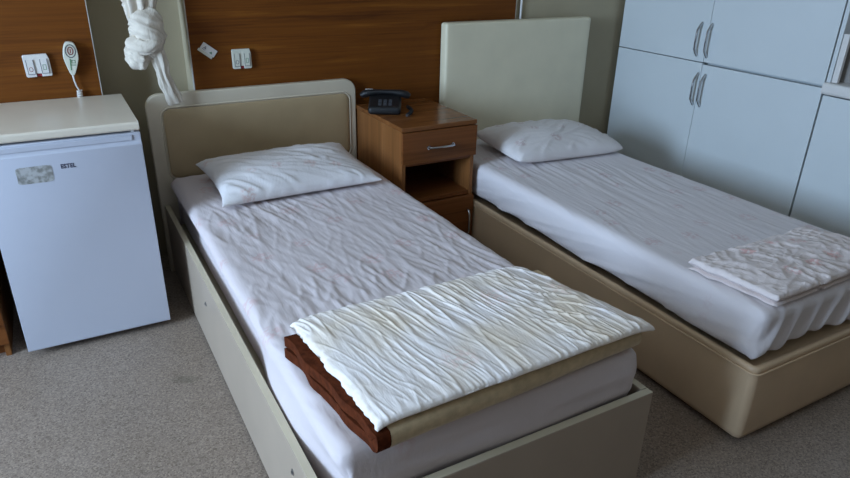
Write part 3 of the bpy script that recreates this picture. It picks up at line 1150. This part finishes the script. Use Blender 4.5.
def text_obj(name, body, size, loc, mat, parent, rot=(math.pi / 2, 0, 0), ext=.0004, bold=0.0, sx=1.0):
    cu = bpy.data.curves.new(name, 'FONT')
    cu.body = body
    cu.size = size
    cu.extrude = ext
    cu.offset = bold
    cu.align_x = 'LEFT'
    o_ = bpy.data.objects.new(name, cu)
    COL.objects.link(o_)
    dg = bpy.context.evaluated_depsgraph_get()
    me = bpy.data.meshes.new_from_object(o_.evaluated_get(dg))
    bpy.data.objects.remove(o_)
    bpy.data.curves.remove(cu)
    me.transform(Matrix.Scale(sx, 4, (1, 0, 0)))
    me.materials.clear()
    me.materials.append(mat)
    q = bpy.data.objects.new(name, me)
    COL.objects.link(q)
    q.location = loc
    q.rotation_euler = rot
    q.parent = parent
    return q


text_obj('brand_lettering', 'ESTEL', .0205, (-.409 - o.x, FY - .0005 - o.y, .699), MT['navy'], dr, bold=.0006, sx=.88)
for x in (FX0 + .04, FX1 - .04):
    for y in (FY + .08, -.09):
        bm = bmesh.new()
        cyl(bm, (x - o.x, y - o.y, 0), (0, 0, 1), .016, .029, 14)
        link('foot', bm, MT['black'], t)

# ------------------------------------------------------------------ nurse-call plates and handset


def line_loop(bm, pts, w, y0, y1, closed=False):
    P_ = list(pts) + ([pts[0]] if closed else [])
    for (ax, az), (bx_, bz) in zip(P_, P_[1:]):
        d = Vector((bx_ - ax, bz - az))
        if d.length < 1e-6:
            continue
        d.normalize()
        nrm = Vector((-d.y, d.x)) * w / 2
        e = d * w / 2
        q = [(ax - e.x + nrm.x, az - e.y + nrm.y), (bx_ + e.x + nrm.x, bz + e.y + nrm.y), (bx_ + e.x - nrm.x, bz + e.y - nrm.y), (ax - e.x - nrm.x, az - e.y - nrm.y)]
        prism(bm, q, y0, y1)


def call_plate(x, z, w, hgt, mat, label, tilt=0.0, icons=MT['navy']):
    t = empty('call_plate', (x, -.0195, z), label, 'wall switch', 'nurse-call wall plates')
    t.rotation_euler = (0, tilt, 0)
    bm = bmesh.new()
    c_n = w * .10
    out = [(-w / 2, hgt / 2 - .004), (-w / 2 + .004, hgt / 2), (w / 2 - .006, hgt / 2), (w / 2, hgt / 2 - .02), (w / 2, -hgt / 2 + .004), (w / 2 - .004, -hgt / 2),
           (c_n, -hgt / 2), (c_n, -hgt / 2 + .012), (-c_n, -hgt / 2 + .012), (-c_n, -hgt / 2), (-w / 2 + .004, -hgt / 2), (-w / 2, -hgt / 2 + .004)]
    prism(bm, out, -.014, 0)
    link('plate', bm, mat, t, bevel=.0015)
    link('notch', B((-c_n + .0005, c_n - .0005, -.008, 0, -hgt / 2 + .001, -hgt / 2 + .0115)), MT['red'], t, False)
    for s in (-1, 1):
        bx0, bx1 = sorted((s * w * .13, s * w * .40))
        b_ = link('push_button', B((bx0, bx1, -.017, -.0142, -hgt * .36, hgt * .28)), mat, t, bevel=.001)
        bm = bmesh.new()
        zz = -hgt * .36
        line_loop(bm, [(bx0, hgt * .28), (bx0, zz), (bx1, zz), (bx1, hgt * .28)], .0016, -.0176, -.0171)
        link('outline', bm, icons, b_, False)
        bm = bmesh.new()
        m_ = (bx0 + bx1) / 2
        if s < 0:
            circ = [(m_ + .006 * math.cos(a * math.pi / 6), -.012 + .008 * math.sin(a * math.pi / 6)) for a in range(12)]
            line_loop(bm, circ, .0014, -.0176, -.0171, True)
            ic = MT['red'] if mat is MT['plastic_w'] else MT['navy']
        else:
            line_loop(bm, [(m_ - .005, -.016), (m_ + .005, -.016), (m_ + .005, .002), (m_ - .005, .002)], .0014, -.0176, -.0171, True)
            ic = MT['green']
        link('symbol', bm, ic, b_, False)
    return t


call_plate(-.419, .958, .088, .083, MT['plastic_w'], 'white two-button call plate with red notch above the fridge', tilt=math.radians(-1.5))
call_plate(.360, .936, .082, .083, MT['plastic'], 'cream two-button call plate on the panel above the left headboard')

# small tilted tag plate
t = empty('wall_tag', (.221, -.0195, .976), 'small white label plate stuck crookedly on the wood beside the knotted curtain', 'label plate')
t.rotation_euler = (0, math.radians(38), 0)
link('plate', B((-.034, .034, -.006, 0, -.010, .022)), MT['plastic_w'], t, bevel=.0015)
link('plate_rim', B((-.038, .030, -.0045, 0, -.021, -.0102)), MT['plastic'], t, bevel=.001)
bm = bmesh.new()
line_loop(bm, [(-.022, .002), (-.012, .002), (-.017, .010)], .0022, -.0066, -.0061, True)
line_loop(bm, [(-.026, -.004), (-.012, -.004)], .0018, -.0066, -.0061)
link('symbol', bm, MT['navy'], t, False)
bm = bmesh.new()
line_loop(bm, [(.010, -.002), (.018, -.002), (.014, .004)], .003, -.0066, -.0061, True)
link('symbol', bm, MT['green'], t, False)

# handset hanging on its cord above the fridge
t = empty('call_handset', (-.300, -.022, .99), 'cream nurse-call handset with coiled lead hanging above the fridge', 'handset')
t.rotation_euler = (0, math.radians(4), 0)


def ellip(rx0, z_top, z_bot, rx1, n=32):
    pts = []
    for i in range(n):
        a = 2 * math.pi * i / n
        s = (math.sin(a) + 1) / 2
        z = z_bot + (z_top - z_bot) * s
        w_ = rx1 + (rx0 - rx1) * min(1, s * 1.9)
        c_ = math.copysign(abs(math.cos(a)) ** .62, math.cos(a))
        pts.append((w_ * c_, z))
    return pts


bm = bmesh.new()
prism(bm, ellip(.0265, .052, -.075, .012), -.030, -.002)
link('body', bm, MT['plastic'], t, bevel=.005, ang=50)
bm = bmesh.new()
loop = [(.0165 * math.cos(a * math.pi / 10), .018 + .024 * math.sin(a * math.pi / 10)) for a in range(20)]
loop = [(x * 1.05 if abs(x) > .01 else x, z) for x, z in loop]
line_loop(bm, loop, .0026, -.0312, -.0302, True)
link('button_ring', bm, MT['navy'], t, False)
bm = bmesh.new()
loop = [(.009 * math.cos(a * math.pi / 8), .019 + .014 * math.sin(a * math.pi / 8)) for a in range(16)]
line_loop(bm, loop, .003, -.0312, -.0302, True)
line_loop(bm, [(0, .013), (0, .025)], .003, -.0312, -.0302)
link('call_symbol', bm, MT['red'], t, False)
bm = bmesh.new()
line_loop(bm, [(-.004, -.012), (-.004, -.052)], .003, -.0312, -.0302)
line_loop(bm, [(-.004, -.034), (.013, -.034)], .0024, -.0312, -.0302)
line_loop(bm, [(.001, -.016), (.012, -.016), (.012, -.026), (.001, -.026)], .0018, -.0312, -.0302, True)
link('light_symbol', bm, MT['green'], t, False)
bm = bmesh.new()
tube(bm, [(.0, -.014, -.072), (.002, -.014, -.095), (.008, -.014, -.118), (.016, -.013, -.135)], [.004, .003, .0028, .0028], 8)
cp = []
for i in range(60):
    a = i * .75
    s = i / 59
    cp.append((.016 + .008 * math.cos(a), -.013 + .007 * math.sin(a), -.135 - .05 * s))
tube(bm, cp, .0028, 6)
link('cord', bm, MT['plastic_w'], t)

# ------------------------------------------------------------------ knotted curtain
t = empty('knotted_curtain', (-.02, -.075, 1.0), 'white curtain end tied in a knot hanging over the left headboard corner', 'curtain')


def folds_tube(path, radii, seg, amp, k, tw, seed, flat=(1, 1), nsub=8, crease=.16):
    """gathered cloth: a swept closed profile with k pleats"""
    bm = bmesh.new()
    P_ = [Vector(p) for p in path]
    dense, rr = [], []
    for i in range(len(P_) - 1):
        for s in range(nsub):
            f = s / nsub
            a, b_, c, d = P_[max(0, i - 1)], P_[i], P_[i + 1], P_[min(len(P_) - 1, i + 2)]
            q = .5 * ((2 * b_) + (c - a) * f + (2 * a - 5 * b_ + 4 * c - d) * f * f + (3 * b_ - a - 3 * c + d) * f ** 3)
            dense.append(q)
            rr.append([radii[i][z] * (1 - f) + radii[i + 1][z] * f for z in (0, 1)])
    dense.append(P_[-1])
    rr.append(list(radii[-1]))
    rings = []
    for i, p in enumerate(dense):
        tn = (dense[min(i + 1, len(dense) - 1)] - dense[max(i - 1, 0)]).normalized()
        a = Vector((0, -1, 0)).cross(tn)
        if a.length < .2:
            a = Vector((1, 0, 0)) if abs(tn.x) < .9 else Vector((0, 0, 1))
        a.normalize()
        b_ = tn.cross(a)
        ring = []
        for s in range(seg):
            th = 2 * math.pi * s / seg
            w_ = 1 + amp * math.sin(k * th + tw * i + 1.5 * nz(th, i * .08, seed)) * .5 + amp * nz(math.cos(th) * 2, math.sin(th) * 2, seed + i * .12)
            w_ += crease * (ridge(th * 1.1 + i * .10, i * .05 + th * .25, seed + 40, 3.0) ** 1.5 - .4)
            ring.append(bm.verts.new(p + a * math.cos(th) * rr[i][0] * w_ + b_ * math.sin(th) * rr[i][1] * w_))
        rings.append(ring)
    for r0, r1 in zip(rings, rings[1:]):
        for s in range(seg):
            j = (s + 1) % seg
            bm.faces.new((r0[s], r0[j], r1[j], r1[s]))
    bm.faces.new(rings[0][::-1])
    bm.faces.new(rings[-1])
    return bm


# gathered cloth above, the wrap of the knot, the loop below it and the loose tail
link('hanging_cloth', folds_tube([(-.01, 0, 1.15), (-.01, 0, .7), (-.008, 0, .40), (-.008, -.002, .24), (-.012, -.006, .175), (-.022, -.012, .130), (-.022, -.016, .10)],
                                 [(.11, .05), (.09, .05), (.075, .045), (.066, .042), (.052, .034), (.038, .03), (.036, .028)], 96, .34, 9, .02, 3), MT['curtain'], t, ang=180)
link('knot_wrap', folds_tube([(-.010, -.012, .140), (-.006, -.022, .128), (-.001, -.028, .095), (.003, -.030, .060), (-.004, -.028, .020), (-.012, -.024, -.008), (-.016, -.02, -.018)],
                             [(.040, .030), (.058, .040), (.062, .046), (.064, .048), (.058, .044), (.044, .036), (.028, .024)], 96, .10, 3, .11, 8, nsub=10), MT['curtain'], t, ang=180)
link('knot_band', folds_tube([(-.066, -.034, .052), (-.052, -.062, .030), (-.015, -.078, .020), (.022, -.072, .034), (.050, -.046, .052)],
                             [(.020, .010), (.026, .012), (.026, .012), (.024, .012), (.014, .008)], 40, .20, 4, .06, 12), MT['curtain'], t, ang=180)
link('knot_loop', folds_tube([(-.036, -.024, .030), (-.040, -.030, .005), (-.042, -.032, -.020), (-.040, -.030, -.045), (-.036, -.026, -.062), (-.035, -.024, -.069)],
                              [(.034, .028), (.046, .034), (.046, .036), (.038, .032), (.020, .018), (.006, .006)], 64, .24, 4, .10, 15), MT['curtain'], t, ang=180)
link('curtain_tail', folds_tube([(.016, -.040, .040), (.024, -.048, .010), (.030, -.044, -.045), (.038, -.038, -.095), (.052, -.028, -.150), (.066, -.022, -.195), (.072, -.020, -.218)],
                                [(.016, .010), (.022, .012), (.027, .012), (.021, .011), (.024, .010), (.028, .009), (.028, .008)], 60, .34, 6, .02, 21), MT['curtain'], t, ang=180)
